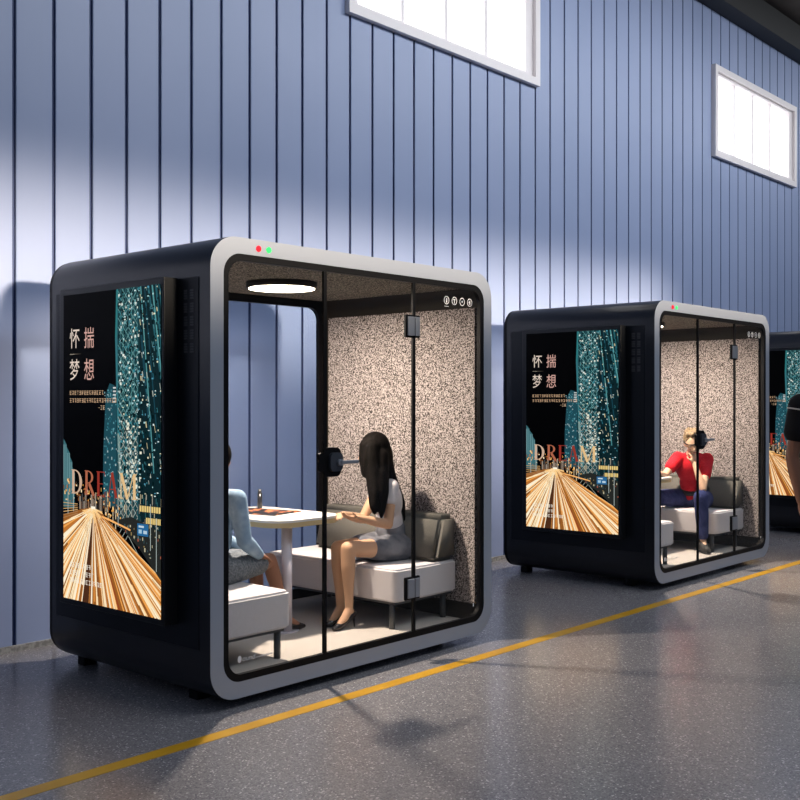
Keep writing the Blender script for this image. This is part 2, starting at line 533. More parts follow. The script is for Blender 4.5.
    for k in range(6):
        seg((0, .735 - k * .010), (.16, .715 - k * .006), .004, R.choice([(.85, .5, .2), (.4, .22, .1), (.7, .4, .15)]), 30)
    for u, v0, v1 in ((.90, .66, .80), (.955, .70, .86), (.05, .64, .72), (.11, .65, .71), (.585, .62, .74)):
        quad(u, v0, .005, v1 - v0, (.45, .52, .5), 31)
    quad(.777, .722, .105, .037, (.02, .13, .30), 32)
    quad(.79, .728, .05, .006, (.55, .68, .75), 33); quad(.79, .740, .03, .012, (.35, .55, .68), 33); quad(.835, .742, .035, .010, (.45, .6, .7), 33)
    # DREAM in tall serif letters, colour running from cream through red to gold
    def arc(cx, cy, rx, ry, a0, a1, t0, t1, c, n=14):
        for i in range(n):
            A0 = math.radians(a0 + (a1 - a0) * i / n); A1 = math.radians(a0 + (a1 - a0) * (i + 1) / n)
            def p(a, k):
                th = t0 + (t1 - t0) * abs(math.cos(a))
                return (cx + (rx - k * th) * math.cos(a), cy + (ry - k * t0 * .45) * math.sin(a))
            poly([p(A0, 0), p(A1, 0), p(A1, 1), p(A0, 1)], c, 34)
    T, B = .573, .652
    def stem(x, w=.024, c=None): quad(x, T, w, B - T, c, 34)
    def serif(x, w, c):
        quad(x - .008, T, w + .016, .0028, c, 34); quad(x - .008, B - .0028, w + .016, .0028, c, 34)
    cD, cR, cE, cA, cM = (.62, .42, .30), (.42, .13, .07), (.28, .03, .02), (.30, .035, .02), (.75, .50, .24)
    stem(.100, .024, cD); serif(.100, .024, cD); arc(.124, (T + B) / 2, .085, (B - T) / 2, -90, 90, .008, .028, cD)
    stem(.245, .024, cR); serif(.245, .024, cR); arc(.269, T + .021, .060, .021, -90, 90, .008, .022, cR); seg((.285, T + .042), (.335, B), .024, cR, 34)
    stem(.372, .024, cE); serif(.372, .024, cE)
    quad(.372, T, .080, .003, cE, 34); quad(.372, B - .003, .085, .003, cE, 34); quad(.372, (T + B) / 2 - .002, .06, .003, cE, 34)
    quad(.446, T, .006, .014, cE, 34); quad(.451, B - .016, .006, .016, cE, 34)
    seg((.525, T), (.490, B), .008, cA, 34); seg((.525, T), (.568, B), .024, cA, 34); quad(.500, T + .052, .05, .003, cA, 34)
    quad(.480, B - .003, .03, .003, cA, 34); quad(.550, B - .003, .035, .003, cA, 34)
    stem(.612, .009, cM); seg((.618, T), (.680, B), .026, cM, 34); seg((.740, T), (.680, B), .008, cM, 34); stem(.735, .026, cM)
    quad(.600, B - .003, .034, .003, cM, 34); quad(.725, B - .003, .046, .003, cM, 34); quad(.600, T, .03, .003, cM, 34); quad(.735, T, .036, .003, cM, 34)
    # rule between the two title lines
    seg((.073, .1955), (.20, .1955), .003, (.30, .25, .20), 34, (.02, .015, .012)); quad(.075, .1945, .05, .002, (.4, .35, .28), 34)
    # small lines of characters, too small to read
    def glyphs(u0, u1, v, h, c, lay=35, skip=()):
        x = u0; k = 0; w_ = h * .95 * (SZ1 - SZ0) / (SY1 - SY0)
        while x < u1:
            if k not in skip:
                quad(x, v, w_ * .8, h * .12, c, lay); quad(x + w_ * .36, v, w_ * .13, h, c, lay)
                if R.random() < .7: quad(x, v + h * .42, w_ * .8, h * .12, c, lay)
                if R.random() < .6: quad(x, v + h * .86, w_ * .8, h * .12, c, lay)
                if R.random() < .6: quad(x + w_ * R.choice([0, .66]), v + h * .1, w_ * .13, h * .85, c, lay)
                if R.random() < .5: seg((x + w_ * .4, v + h * .45), (x + w_ * R.choice([.05, .75]), v + h), .003, c, lay)
            x += w_ * 1.12; k += 1
    glyphs(.073, .44, .3155, .0135, (.55, .36, .22)); glyphs(.073, .56, .3405, .0135, (.55, .36, .22)); seg((.385, .370), (.40, .370), .003, (.5, .35, .2), 35); glyphs(.405, .455, .363, .0135, (.5, .36, .24))
    glyphs(.073, .30, .878, .015, (.85, .78, .66)); glyphs(.073, .32, .903, .015, (.85, .78, .66), 35, (4,)); glyphs(.073, .40, .928, .015, (.85, .78, .66))
    return bm

def screen_material():
    m = bpy.data.materials.new('lit_screen_picture'); m.use_nodes = True
    t = m.node_tree; b = t.nodes['Principled BSDF']
    b.inputs['Base Color'].default_value = (0.003, 0.003, 0.003, 1)
    b.inputs['Roughness'].default_value = 0.5
    b.inputs['Specular IOR Level'].default_value = 0.03
    a = t.nodes.new('ShaderNodeAttribute'); a.attribute_name = 'art'
    t.links.new(a.outputs['Color'], b.inputs['Emission Color'])
    b.inputs['Emission Strength'].default_value = 1.0
    return m
m_screen = screen_material()
m_title = M('lit_title_text', (0.01, 0.01, 0.01), 0.5, emit=(0.72, 0.60, 0.50), estr=1.0)
m_title2 = M('lit_title_text_rose', (0.01, 0.01, 0.01), 0.5, emit=(0.62, 0.36, 0.30), estr=1.0)

def text_bm(body, fn):
    """lay the outline of a text out as a mesh; fn maps unit coordinates (0..1, 0..1) to points"""
    cu = bpy.data.curves.new('text', 'FONT'); cu.body = body; cu.resolution_u = 3
    o = bpy.data.objects.new('text', cu); col.objects.link(o)
    dg = bpy.context.evaluated_depsgraph_get()
    me = bpy.data.meshes.new_from_object(o.evaluated_get(dg))
    bm = bmesh.new(); bm.from_mesh(me)
    bpy.data.objects.remove(o); bpy.data.curves.remove(cu); bpy.data.meshes.remove(me)
    if len(bm.verts):
        x0 = min(v.co.x for v in bm.verts); x1 = max(v.co.x for v in bm.verts)
        y0 = min(v.co.y for v in bm.verts); y1 = max(v.co.y for v in bm.verts)
        for v in bm.verts:
            v.co = V(fn((v.co.x - x0) / (x1 - x0), (v.co.y - y0) / (y1 - y0)))
    return bm

# ------------------------------------------------------------------ the pods
PX, PY = 3.1524, 4.0102
PW, PD, PZ0, PZ1, PIN = 2.2279, 1.4519, 0.05, 2.30, 0.0798
POD_DX = 4.3591
def make_pod(label):
    root = empty('meeting_pod', (PX, PY, 0), label, 'meeting pod', 'meeting pods along the blue wall')
    def inset(i, r): return rr(i, PZ0 + i, PW - i, PZ1 - i, r)
    bm = ring(bmesh.new(), inset(0, .155), inset(0.06, .11), 0.028, PD - 0.03, 0, 1, 0, 0)
    obj('shell', bm, [m_shell, m_inner], root, True, 40)
    bm = ring(bmesh.new(), inset(0.0, .155), inset(PIN, .105), 0.0, 0.028, 0, 1, 2, 2)
    obj('front_frame', bm, [m_silver, m_black, m_shell], root, True, 40)
    bm = ring(bmesh.new(), inset(0.002, .155), inset(0.14, .09), PD - 0.03, PD)
    obj('rear_frame', bm, m_black, root, True, 40)
    obj('rear_window', slab(bmesh.new(), inset(0.13, .1), PD - 0.018, PD - 0.012), m_rglass, root)
    # front glazing, flush with the frame: black printed border, fixed panes, door
    bm = ring(bmesh.new(), inset(PIN - .004, .108), inset(.113, .085), 0.003, 0.030)
    obj('glass_border', bm, m_black, root, True, 40)
    s1, s2 = 0.766, 1.486
    z0, z1 = PZ0 + .10, PZ1 - .10
    obj('side_pane', BX(.10, .008, z0, s1 - .004, .014, z1), m_glass, root)
    pr = obj('side_pane', BX(s2 + .004, .008, z0, PW - .10, .014, z1), m_glass, root)
    dr = obj('door', BX(s1 + .004, .008, z0, s2 - .004, .014, z1), m_glass, root)
    for s, own in ((s1, dr), (s2, dr)):
        obj('door_seal', BX(s - .011, .004, z0, s + .011, .018, z1), m_black, own)
    obj('lock_plate', slab(bmesh.new(), rr(.752, 1.096, .882, 1.252, .035, 8), .001, .020), m_black, dr, True, 40)
    obj('lock', slab(bmesh.new(), rr(.787, 1.125, .880, 1.225, .028, 8), -.016, .001), m_lock, dr, True, 40)
    obj('strike_plate', slab(bmesh.new(), rr(.718, 1.125, .750, 1.225, .012, 6), .000, .016), m_black, root, True, 40)
    bm = cyl(bmesh.new(), (.850, -.016, 1.172), (.850, -.036, 1.172), .018)
    box(bm, .842, -.044, 1.163, .975, -.034, 1.183, .004)
    obj('door_handle', bm, m_hinge, dr)
    for zc in (1.934, 0.415):
        obj('hinge', BX(1.425, -.004, zc - .055, s2 - .003, .012, zc + .055, .003), m_hinge, dr)
        obj('hinge', BX(s2 + .003, -.004, zc - .055, 1.530, .012, zc + .055, .003), m_hinge, pr)
        obj('hinge_bracket', BX(1.412, .004, zc - .066, 1.538, .022, zc + .066, .004), m_black, dr)
    # printed symbols on the fixed pane
    ya, yb = .0068, .0078
    for k in range(4):
        bm = bmesh.new()
        cx, cz, r = 1.787 + .0755 * k, 2.108, .025
        O = [(cx + r * math.cos(a * math.pi / 12), cz + r * math.sin(a * math.pi / 12)) for a in range(24)]
        I = [(cx + (r - .0045) * math.cos(a * math.pi / 12), cz + (r - .0045) * math.sin(a * math.pi / 12)) for a in range(24)]
        ring(bm, O, I, ya, yb)
        if k == 0:
            slab(bm, rr(cx - .005, cz - .015, cx + .005, cz + .013, .003, 3), ya, yb)
            box(bm, cx - .022, ya, cz - .038, cx + .018, yb, cz - .0355)
        elif k == 1:
            slab(bm, [(cx - .014, cz + .012), (cx, cz - .002), (cx + .014, cz + .012)][::-1], ya, yb)
            slab(bm, rr(cx - .003, cz - .016, cx + .003, cz, .001, 2), ya, yb)
        elif k == 2:
            slab(bm, [(cx + .007 * math.cos(a * math.pi / 6), cz + .007 * math.sin(a * math.pi / 6)) for a in range(12)], ya, yb)
        else:
            slab(bm, [(cx - .012, cz + .004), (cx + .004, cz + .014), (cx + .004, cz - .014), (cx - .002, cz - .014)][::-1], ya, yb)
        obj('printed_symbol', bm, m_print, pr)
    # small white mark low on the left pane
    bm = bmesh.new()
    slab(bm, [(.185 + .012 * math.cos(a * math.pi / 8), .237 + .017 * math.sin(a * math.pi / 8)) for a in range(16)], ya, yb)
    t = text_bm('ound', lambda u, v: (.200 + u * .080 + v * .006, ya, .224 + v * .026))
    merge(bm, t)
    for k in range(16):
        x = .287 + k * .0068
        box(bm, x, ya, .226 + (k % 3) * .001, x + .0045, yb, (.233 if k > 4 else .230) + (k % 2) * .002)
    obj('printed_mark', bm, m_print, root)
    obj('printed_dot', BX(2.046, ya, .225, 2.055, yb, .243), m_print, pr)
    for xx_, mm, nm in ((.299, m_red, 'red round indicator light'), (.366, m_green, 'green round indicator light')):
        o = obj('indicator_light', cyl(bmesh.new(), (xx_, -.004, 2.256), (xx_, .004, 2.256), .0155), mm, root)
        o['label'] = nm
    # inside
    obj('felt_panel', BX(PW - .084, .07, .22, PW - .062, 1.385, 2.09), m_felt, root)
    obj('felt_panel', BX(.062, .07, .22, .084, 1.385, 2.09), m_felt, root)
    obj('ceiling_panel', BX(.10, .055, 2.212, PW - .10, PD - .035, 2.238), m_cfelt, root)
    obj('carpet', BX(.062, .030, .112, PW - .062, PD - .035, .122), m_carpet, root)
    cx, cy = 1.115, .735
    bm = cyl(bmesh.new(), (cx, cy, 2.212), (cx, cy, 2.176), .212, .212, 48)
    rim = obj('ceiling_lamp', bm, m_inner, root)
    obj('lamp_diffuser', cyl(bmesh.new(), (cx, cy, 2.177), (cx, cy, 2.171), .198, .198, 48), m_lampon, rim)
    ll = bpy.data.lights.new('lamp_light', 'AREA'); ll.shape = 'DISK'; ll.size = .10; ll.energy = 84; ll.color = (1.0, .84, .70)
    lo = link(bpy.data.objects.new('lamp_light', ll), root); lo.location = (cx, cy, 2.166)
    obj('smoke_sensor', cyl(bmesh.new(), (.45, .9, 2.212), (.45, .9, 2.19), .04, .034, 20), m_sensor, root)
    # outside of the left wall
    sp = obj('side_panel', BX(-.004, .085, .30, .004, 1.375, 2.10, .002, 1), m_side, root)
    bm = bmesh.new()
    for c, (ya, yb) in enumerate(((.120, .150), (.168, .198))):
        for k in range(5):
            zt = 2.045 - k * .065
            for j in range(4):
                box(bm, -.0065, ya, zt - .05 + j * .0125, -.004, yb, zt - .05 + j * .0125 + .009)
    obj('vent_grille', bm, m_vent, sp)
    ds = obj('display_screen', BX(-.085, .25, .405, -.004, 1.20, 2.105, .005, 2), m_bezel, root)
    obj('screen_picture', art_mesh(), m_screen, ds)
    for (body, u0, u1, v0, v1, mm) in (('怀', .073, .181, .111, .176, m_title), ('揣', .232, .338, .111, .178, m_title2),
                                       ('梦', .073, .181, .212, .281, m_title), ('想', .232, .338, .212, .281, m_title2)):
        bm = text_bm(body, lambda u, v, a=(u0, u1, v0, v1): (SX - .0012, SY1 - (a[0] + u * (a[1] - a[0])) * (SY1 - SY0), SZ1 - (a[3] + v * (a[2] - a[3])) * (SZ1 - SZ0)))
        if len(bm.verts): obj('title_character', bm, mm, ds)
    for fx, fy in ((.16, .30), (.16, 1.33), (PW - .22, .30), (PW - .22, 1.33)):
        obj('foot', BX(fx - .035, fy - .035, 0, fx + .055, fy + .035, .056, .006), m_black, root)
    return root

pod = make_pod('large dark meeting pod nearest the camera, two women seated inside')
pod2 = copy_tree(pod); pod2.location.x += POD_DX
pod2['label'] = 'middle meeting pod with the man in a red t-shirt inside'
pod3 = copy_tree(pod); pod3.location.x += 2 * POD_DX
pod3['label'] = 'farthest meeting pod, partly hidden at the right edge of the photo'

# ------------------------------------------------------------------ furniture
def make_sofa(w, y0, y1, label, group):
    """seat front faces +x, back at x = 0"""
    r = empty('sofa', (0, 0, 0), label, 'sofa', group)
    t = bmesh.new()
    slab(t, rr(0, y0, w, y1, .045, 4), .290, .488, 'z')
    es = [e for e in t.edges if abs(e.verts[0].co.z - e.verts[1].co.z) < 1e-5]
    bmesh.ops.bevel(t, geom=es, offset=.012, segments=3, affect='EDGES')
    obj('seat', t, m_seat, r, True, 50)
    t = bmesh.new()
    prof = [(.004, .489), (.235, .489), (.155, .78), (.004, .78)]
    A = [t.verts.new((x, y0 + .07, z)) for x, z in prof]; B = [t.verts.new((x, y1 - .005, z)) for x, z in prof]
    for i in range(4):
        t.faces.new((A[i], A[(i + 1) % 4], B[(i + 1) % 4], B[i]))
    t.faces.new(A[::-1]); t.faces.new(B)
    bmesh.ops.bevel(t, geom=t.edges[:], offset=.032, segments=6, affect='EDGES')
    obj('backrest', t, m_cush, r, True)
    obj('seat_frame', BX(.03, y0 + .03, .272, w - .03, y1 - .03, .292), m_leg, r)
    for x in (.07, w - .045):
        for y in (y0 + .07, y1 - .07):
            obj('leg', cyl(bmesh.new(), (x, y, .122), (x, y, .275), .019, .019, 16), m_leg, r)
    return r
SG = 'sofas inside the pods'
sr = make_sofa(.60, .255, 1.43, 'pale grey sofa against the right wall of the nearest pod, seating the long-haired woman', SG)
sr.location = (PX + PW - .086, PY + 1.63, 0); sr.rotation_euler.z = math.pi
sl = make_sofa(.600, .175, 1.40, 'pale grey sofa at the left of the nearest pod, seating the denim jacket woman', SG)
sl.location = (PX + .086, PY, 0)
s3 = copy_tree(sr); s3.location.x += POD_DX
s3['label'] = 'pale grey sofa the man in red sits on in the middle pod'
s4 = copy_tree(sl); s4.location.x += POD_DX
s4['label'] = 'empty sofa end at the left of the middle pod'

def make_table(label):
    r = empty('table', (0, 0, 0), label, 'table', 'tables inside the pods')
    t = bmesh.new()
    slab(t, rr(-.29, -.38, .28, .45, .15, 8), .786, .800, 'z')
    obj('tabletop', t, m_table, r, True, 40)
    e = obj('edge_band', slab(bmesh.new(), rr(-.288, -.378, .278, .448, .148, 8), .757, .786, 'z'), m_ply, r, True, 40)
    e['label'] = 'plywood coloured edge'
    obj('column', cyl(bmesh.new(), (-.12, -.27, .130), (-.12, -.27, .757), .032, .032, 32), m_post, r)
    obj('base', slab(bmesh.new(), [( -.12 + .12 * math.cos(a * math.pi / 20), -.20 + .12 * math.sin(a * math.pi / 20)) for a in range(40)], .122, .130, 'z'), m_post, r, True, 40)
    return r
tb = make_table('small white-topped table between the two seated women'); tb.location = (PX + 1.225, PY + .95, 0)
tb2 = copy_tree(tb); tb2.location.x += POD_DX
tb2['label'] = 'white tabletop corner beside the man in red'

# things on the table
m_mag = M('magazine_print', (0.03, 0.02, 0.02), 0.4)
noise_mat(m_mag, 14, (0.015, 0.012, 0.012), (0.55, 0.17, 0.06), 0.50, 0.60)
mg = empty('magazine', (PX + 1.24, PY + 1.06, .8005), 'open dark magazine with orange pictures on the nearest table', 'magazine')
mg.rotation_euler.z = math.radians(12)
def page(s):
    bm = bmesh.new()
    n = 8
    T_ = []
    for i in range(n + 1):
        x = s * .145 * i / n
        z = .012 * math.sin(math.pi * min(1, i / n * 1.0)) * .8 + .003
        T_.append((x, z))
    a = [bm.verts.new((x, -.2, z)) for x, z in T_]; b = [bm.verts.new((x, .2, z)) for x, z in T_]
    c = [bm.verts.new((x, -.2, 0)) for x, z in T_]; d = [bm.verts.new((x, .2, 0)) for x, z in T_]
    for i in range(n):
        bm.faces.new((a[i], a[i + 1], b[i + 1], b[i])); bm.faces.new((c[i], c[i + 1], d[i + 1], d[i]))
        bm.faces.new((a[i], a[i + 1], c[i + 1], c[i])); bm.faces.new((b[i], b[i + 1], d[i + 1], d[i]))
    bm.faces.new((a[0], b[0], d[0], c[0])); bm.faces.new((a[n], b[n], d[n], c[n]))
    return bm
obj('page', page(1), m_mag, mg, True, 40); obj('page', page(-1), m_mag, mg, True, 40)
mb = M('black_plastic', (0.015, 0.016, 0.02), 0.3)
bt = empty('bottle', (PX + 1.395, PY + 1.26, .800), 'slim black upright bottle standing on the nearest table', 'bottle')
bt.location.z = .8003
bm = cyl(bmesh.new(), (0, 0, 0), (0, 0, .098), .016, .015)
obj('body', bm, mb, bt)
obj('cap', cyl(bmesh.new(), (0, 0, .098), (0, 0, .122), .013, .011), m_leg, bt)

# ------------------------------------------------------------------ people
def ell(bm, c, rad, ax=None, seg=20):
    t = bmesh.new()
    bmesh.ops.create_uvsphere(t, u_segments=seg, v_segments=seg * 2 // 3, radius=1)
    ax = ax or (V((1, 0, 0)), V((0, 1, 0)), V((0, 0, 1)))
    for v in t.verts:
        v.co = V(c) + ax[0] * v.co.x * rad[0] + ax[1] * v.co.y * rad[1] + ax[2] * v.co.z * rad[2]
    merge(bm, t)

def cone(bm, p0, r0, p1, r1, seg=18):
    p0, p1 = V(p0), V(p1)
    if (p1 - p0).length > 1e-4:
        cyl(bm, p0, p1, r0, r1, seg)
    ell(bm, p0, (r0,) * 3, seg=seg); ell(bm, p1, (r1,) * 3, seg=seg)

def chain(bm, pts):
    for (a, ra), (b, rb) in zip(pts, pts[1:]):
        cone(bm, a, ra, b, rb)

def skinned(name, bm, mat, parent, voxel=.007, smooth=6, factor=.6):
    me = bpy.data.meshes.new(name); bm.to_mesh(me); bm.free()
    o = bpy.data.objects.new(name, me); col.objects.link(o)
    r = o.modifiers.new('r', 'REMESH'); r.mode = 'VOXEL'; r.voxel_size = voxel; r.use_smooth_shade = True
    s = o.modifiers.new('s', 'SMOOTH'); s.factor = factor; s.iterations = smooth
    dg = bpy.context.evaluated_depsgraph_get()
    n = bpy.data.meshes.new_from_object(o.evaluated_get(dg)); n.name = name
    o.modifiers.clear(); o.data = n; bpy.data.meshes.remove(me)
    n.materials.clear()
    n.materials.append(mat)
    n.polygons.foreach_set('use_smooth', [True] * len(n.polygons))
    o.parent = parent
    return o

def nrm(a): return V(a).normalized()
def lerp(a, b, t): return V(a) + (V(b) - V(a)) * t

def head(bm, c, f, u, k=1.0):
    c, f, u = V(c), nrm(f), nrm(u); s = u.cross(f).normalized(); u = f.cross(s).normalized()
    A = (f, s, u)
    ell(bm, c + u * .012 * k - f * .008 * k, (.094 * k, .074 * k, .098 * k), A, 28)
    ell(bm, c - u * .045 * k + f * .026 * k, (.062 * k, .054 * k, .066 * k), A, 24)
    ell(bm, c - u * .092 * k + f * .062 * k, (.020 * k, .024 * k, .018 * k), A)
    ell(bm, c + u * .024 * k + f * .070 * k, (.018 * k, .045 * k, .014 * k), A)
    cone(bm, c + f * .084 * k + u * .010 * k, .008 * k, c + f * .106 * k - u * .026 * k, .0115 * k)
    for q in (-1, 1):
        ell(bm, c + f * .092 * k - u * .028 * k + s * q * .010 * k, (.009 * k, .008 * k, .007 * k), A)
        ell(bm, c - f * .005 * k - u * .008 * k + s * q * .075 * k, (.018 * k, .009 * k, .030 * k), A)
        ell(bm, c + f * .055 * k - u * .020 * k + s * q * .034 * k, (.026 * k, .022 * k, .026 * k), A)
    ell(bm, c + f * .084 * k - u * .056 * k, (.012 * k, .022 * k, .006 * k), A)
    ell(bm, c + f * .083 * k - u * .066 * k, (.012 * k, .019 * k, .007 * k), A)
    return c, f, s, u

m_eyew = M('eye_white', (0.6, 0.58, 0.56), 0.2)
m_eyed = M('iris', (0.02, 0.012, 0.008), 0.15)
m_lip = M('lips', (0.42, 0.13, 0.11), 0.4)
def merge_iris(e, bm):
    t = bmesh.new(); t.from_mesh(e.data); n = len(t.faces)
    merge(t, bm, 1); t.to_mesh(e.data); t.free(); e.data.materials.append(m_eyed)
    e.data.polygons.foreach_set('use_smooth', [True] * len(e.data.polygons))
def eyes(c, f, u, parent, k=1.0, mb_=None):
    c, f, u = V(c), nrm(f), nrm(u); s = u.cross(f).normalized(); u = f.cross(s).normalized()
    A = (f, s, u)
    for q in (-1, 1):
        bm = bmesh.new(); ell(bm, c + f * .075 * k + u * .002 * k + s * q * .032 * k, (.011 * k, .015 * k, .009 * k), A, 12)
        e = obj('eye', bm, m_eyew, parent, True)
        bm = bmesh.new(); ell(bm, c + f * .0835 * k + u * .002 * k + s * q * .032 * k, (.004 * k, .0055 * k, .0055 * k), A, 10)
        merge_iris(e, bm)
        if mb_:
            bm = bmesh.new(); ell(bm, c + f * .083 * k + u * .026 * k + s * q * .033 * k, (.006 * k, .018 * k, .0032 * k), A, 10)
            obj('eyebrow', bm, mb_, parent, True)
    bm = bmesh.new(); ell(bm, c + f * .0925 * k - u * .061 * k, (.006 * k, .018 * k, .008 * k), A, 12)
    obj('lips', bm, m_lip, parent, True)

def hand(bm, wr, d, n, side, curl=.5, k=1.0):
    """wr wrist, d towards the fingers, n out of the palm, side +1/-1 which way the thumb leaves"""
    wr, d, n = V(wr), nrm(d), nrm(n)
    n = (n - d * n.dot(d)).normalized(); s = d.cross(n) * side
    A = (d, s, n)
    ell(bm, wr + d * .045 * k, (.048 * k, .036 * k, .016 * k), A)
    ell(bm, wr + d * .072 * k, (.022 * k, .038 * k, .013 * k), A)
    for i, (off, L) in enumerate(((.028, .068), (.0095, .076), (-.0095, .070), (-.027, .055))):
        p0 = wr + d * (.078 - abs(off - .005) * .15) * k + s * off * k
        ang = curl * (1 + i * .08)
        dirs = [ang * .6, ang * 1.35, ang * 1.9]
        p = p0; pr = .0088 * k
        for j, fr in enumerate((.45, .30, .25)):
            dd = d * math.cos(dirs[j]) + n * math.sin(dirs[j]) + s * off * 1.2
            q = p + dd.normalized() * L * fr * k
            cone(bm, p, pr, q, pr * .9, 10); p = q; pr *= .9
    b = wr + d * .022 * k + s * .026 * k
    m = b + (d * .6 + s * .62 + n * .35).normalized() * .036 * k
    e = m + (d * .85 + s * .2 + n * .45).normalized() * .032 * k
    cone(bm, b, .013 * k, m, .0098 * k, 10); cone(bm, m, .0098 * k, e, .008 * k, 10)

def torso_axes(P):
    up = nrm(V(P['neck']) - V(P['pelvis'])); s = nrm(V(P['sha']) - V(P['shb'])); s = (s - up * s.dot(up)).normalized()
    f = s.cross(up)
    return f, s, up

def torso(bm, P, k=1.0, g=0.0):
    f, s, up = torso_axes(P)
    A = (f, s, up); sh = lerp(P['sha'], P['shb'], .5); pe = V(P['pelvis'])
    cone(bm, lerp(sh, P['sha'], .80), .045 * k + g, lerp(sh, P['shb'], .80), .045 * k + g)
    ell(bm, lerp(sh, pe, .24), (.098 * k + g, .145 * k + g, .155 * k + g), A, 26)
    ell(bm, lerp(sh, pe, .60), (.085 * k + g, .118 * k + g, .150 * k + g), A, 26)
    ell(bm, pe, (.105 * k + g, .150 * k + g, .110 * k + g), A, 26)

def arm(bm, a, b, c, k=1.0, g=0.0):
    chain(bm, [(a, .047 * k + g), (lerp(a, b, .4), .042 * k + g), (b, .033 * k + g)])
    chain(bm, [(b, .034 * k + g), (lerp(b, c, .3), .035 * k + g), (c, .022 * k + g)])

def leg(bm, h, kn, an, k=1.0, g=0.0):
    chain(bm, [(h, .082 * k + g), (lerp(h, kn, .5), .068 * k + g), (kn, .050 * k + g)])
    back = V((0, 0, 0))
    chain(bm, [(kn, .049 * k + g), (lerp(kn, an, .30), .050 * k + g), (lerp(kn, an, .70), .034 * k + g), (an, .027 * k + g)])

def foot(bm, an, toe, k=1.0, g=0.0):
    an, toe = V(an), V(toe)
    chain(bm, [(an, .028 * k + g), (lerp(an, toe, .45) - V((0, 0, .01)), .030 * k + g), (toe, .022 * k + g)])
    d = nrm(V((toe.x - an.x, toe.y - an.y, 0)))
    cone(bm, an - d * .025 * k - V((0, 0, .03)), .024 * k + g, an, .028 * k + g)

def local(off, P):
    return {k: V(v) + V(off) for k, v in P.items()}

m_skin = M('skin_light', (0.56, 0.33, 0.20), 0.5, spec=0.3); m_skin.node_tree.nodes['Principled BSDF'].inputs['Subsurface Weight'].default_value = 0.0
m_skin2 = M('skin_fair', (0.66, 0.42, 0.28), 0.5, spec=0.3)
m_skin3 = M('skin_tan', (0.30, 0.14, 0.085), 0.5, spec=0.3)
m_hair = M('black_hair', (0.004, 0.0035, 0.003), 0.7, spec=0.05)
noise_mat(m_hair, 60, (0.003, 0.0026, 0.002), (0.007, 0.0055, 0.005), 0.35, 0.65, 0.3, 2.0, (1.0, 1.0, 0.06))
m_blond = M('sandy_hair', (0.30, 0.20, 0.10), 0.5)
noise_mat(m_blond, 70, (0.09, 0.055, 0.028), (0.26, 0.175, 0.09), 0.35, 0.65, 0.5)
m_tee = M('white_tee_fabric', (0.66, 0.62, 0.63), 0.85, spec=0.2)
noise_mat(m_tee, 9, (0.60, 0.56, 0.57), (0.70, 0.66, 0.67), 0.35, 0.65, 0.35)
m_skirt = M('grey_skirt_fabric', (0.14, 0.145, 0.165), 0.9, spec=0.2)
noise_mat(m_skirt, 9, (0.115, 0.12, 0.14), (0.22, 0.22, 0.24), 0.42, 0.66, 0.3)
m_heel = M('black_patent', (0.012, 0.008, 0.009), 0.2)
m_denim = M('pale_denim', (0.26, 0.38, 0.52), 0.85, spec=0.2)
noise_mat(m_denim, 16, (0.21, 0.32, 0.45), (0.33, 0.45, 0.58), 0.35, 0.65, 0.35, 4)
m_knit = M('grey_knit', (0.15, 0.17, 0.19), 0.95, spec=0.1)
noise_mat(m_knit, 90, (0.10, 0.115, 0.13), (0.22, 0.24, 0.265), 0.35, 0.65, 0.5)
m_red_t = M('red_cotton', (0.55, 0.012, 0.022), 0.85, spec=0.2)
noise_mat(m_red_t, 8, (0.46, 0.008, 0.016), (0.62, 0.018, 0.03), 0.35, 0.65, 0.4)
m_jean = M('navy_denim', (0.030, 0.040, 0.13), 0.85, spec=0.2)
noise_mat(m_jean, 12, (0.022, 0.030, 0.10), (0.045, 0.055, 0.16), 0.35, 0.65, 0.4)
m_shoe = M('dark_shoe', (0.035, 0.033, 0.03), 0.6)
m_belt = M('black_belt', (0.006, 0.006, 0.006), 0.5)
m_blackt = M('black_cotton', (0.010, 0.009, 0.010), 0.8, spec=0.2)
m_white = M('white_band', (0.6, 0.55, 0.5), 0.7)

O1 = (PX, PY, 0)
# --- the long-haired woman on the right-hand sofa
P = local(O1, dict(neck=(1.865, .58, 1.035), pelvis=(1.935, .585, .575), sha=(1.945, .690, .955), shb=(1.785, .460, .955),
    ea=(1.80, .72, .735), eb=(1.725, .425, .730), wa=(1.53, .63, .795), wb=(1.505, .48, .785),
    ha=(1.90, .68, .560), hb=(1.90, .49, .560), ka=(1.480, .625, .590), kb=(1.440, .50, .600),
    aa=(1.462, .585, .232), ab=(1.432, .48, .236), ta=(1.372, .585, .142), tb=(1.335, .48, .142), head=(1.760, .580, 1.182)))
w1 = empty('person', (PX + 1.93, PY + .58, .475), 'long-haired person in a white top and grey skirt seated on the right sofa', 'person', 'people around the pods')
w1m = w1
def rel(o, parent):
    o.parent = parent
    o.matrix_parent_inverse = Matrix.Translation(-V(parent.location))
    return o
def sk(name, bm, mat, parent, root, **k):
    o = skinned(name, bm, mat, None, **k)
    o.parent = parent
    if parent == root:
        o.matrix_parent_inverse = Matrix.Translation(-V(root.location))
    return o
def fix(root, names):
    for o in names: o.matrix_parent_inverse = Matrix.Translation(-V(root.location))

def bake(root):
    """children were modelled in hall coordinates: move their mesh data into the root's own space"""
    done = set()
    def rec(o):
        for ch in o.children:
            ch.matrix_parent_inverse = Matrix.Identity(4)
            if ch.type == 'MESH' and ch.data.name not in done:
                done.add(ch.data.name)
                ch.data.transform(Matrix.Translation(-V(root.location)))
            rec(ch)
    rec(root)

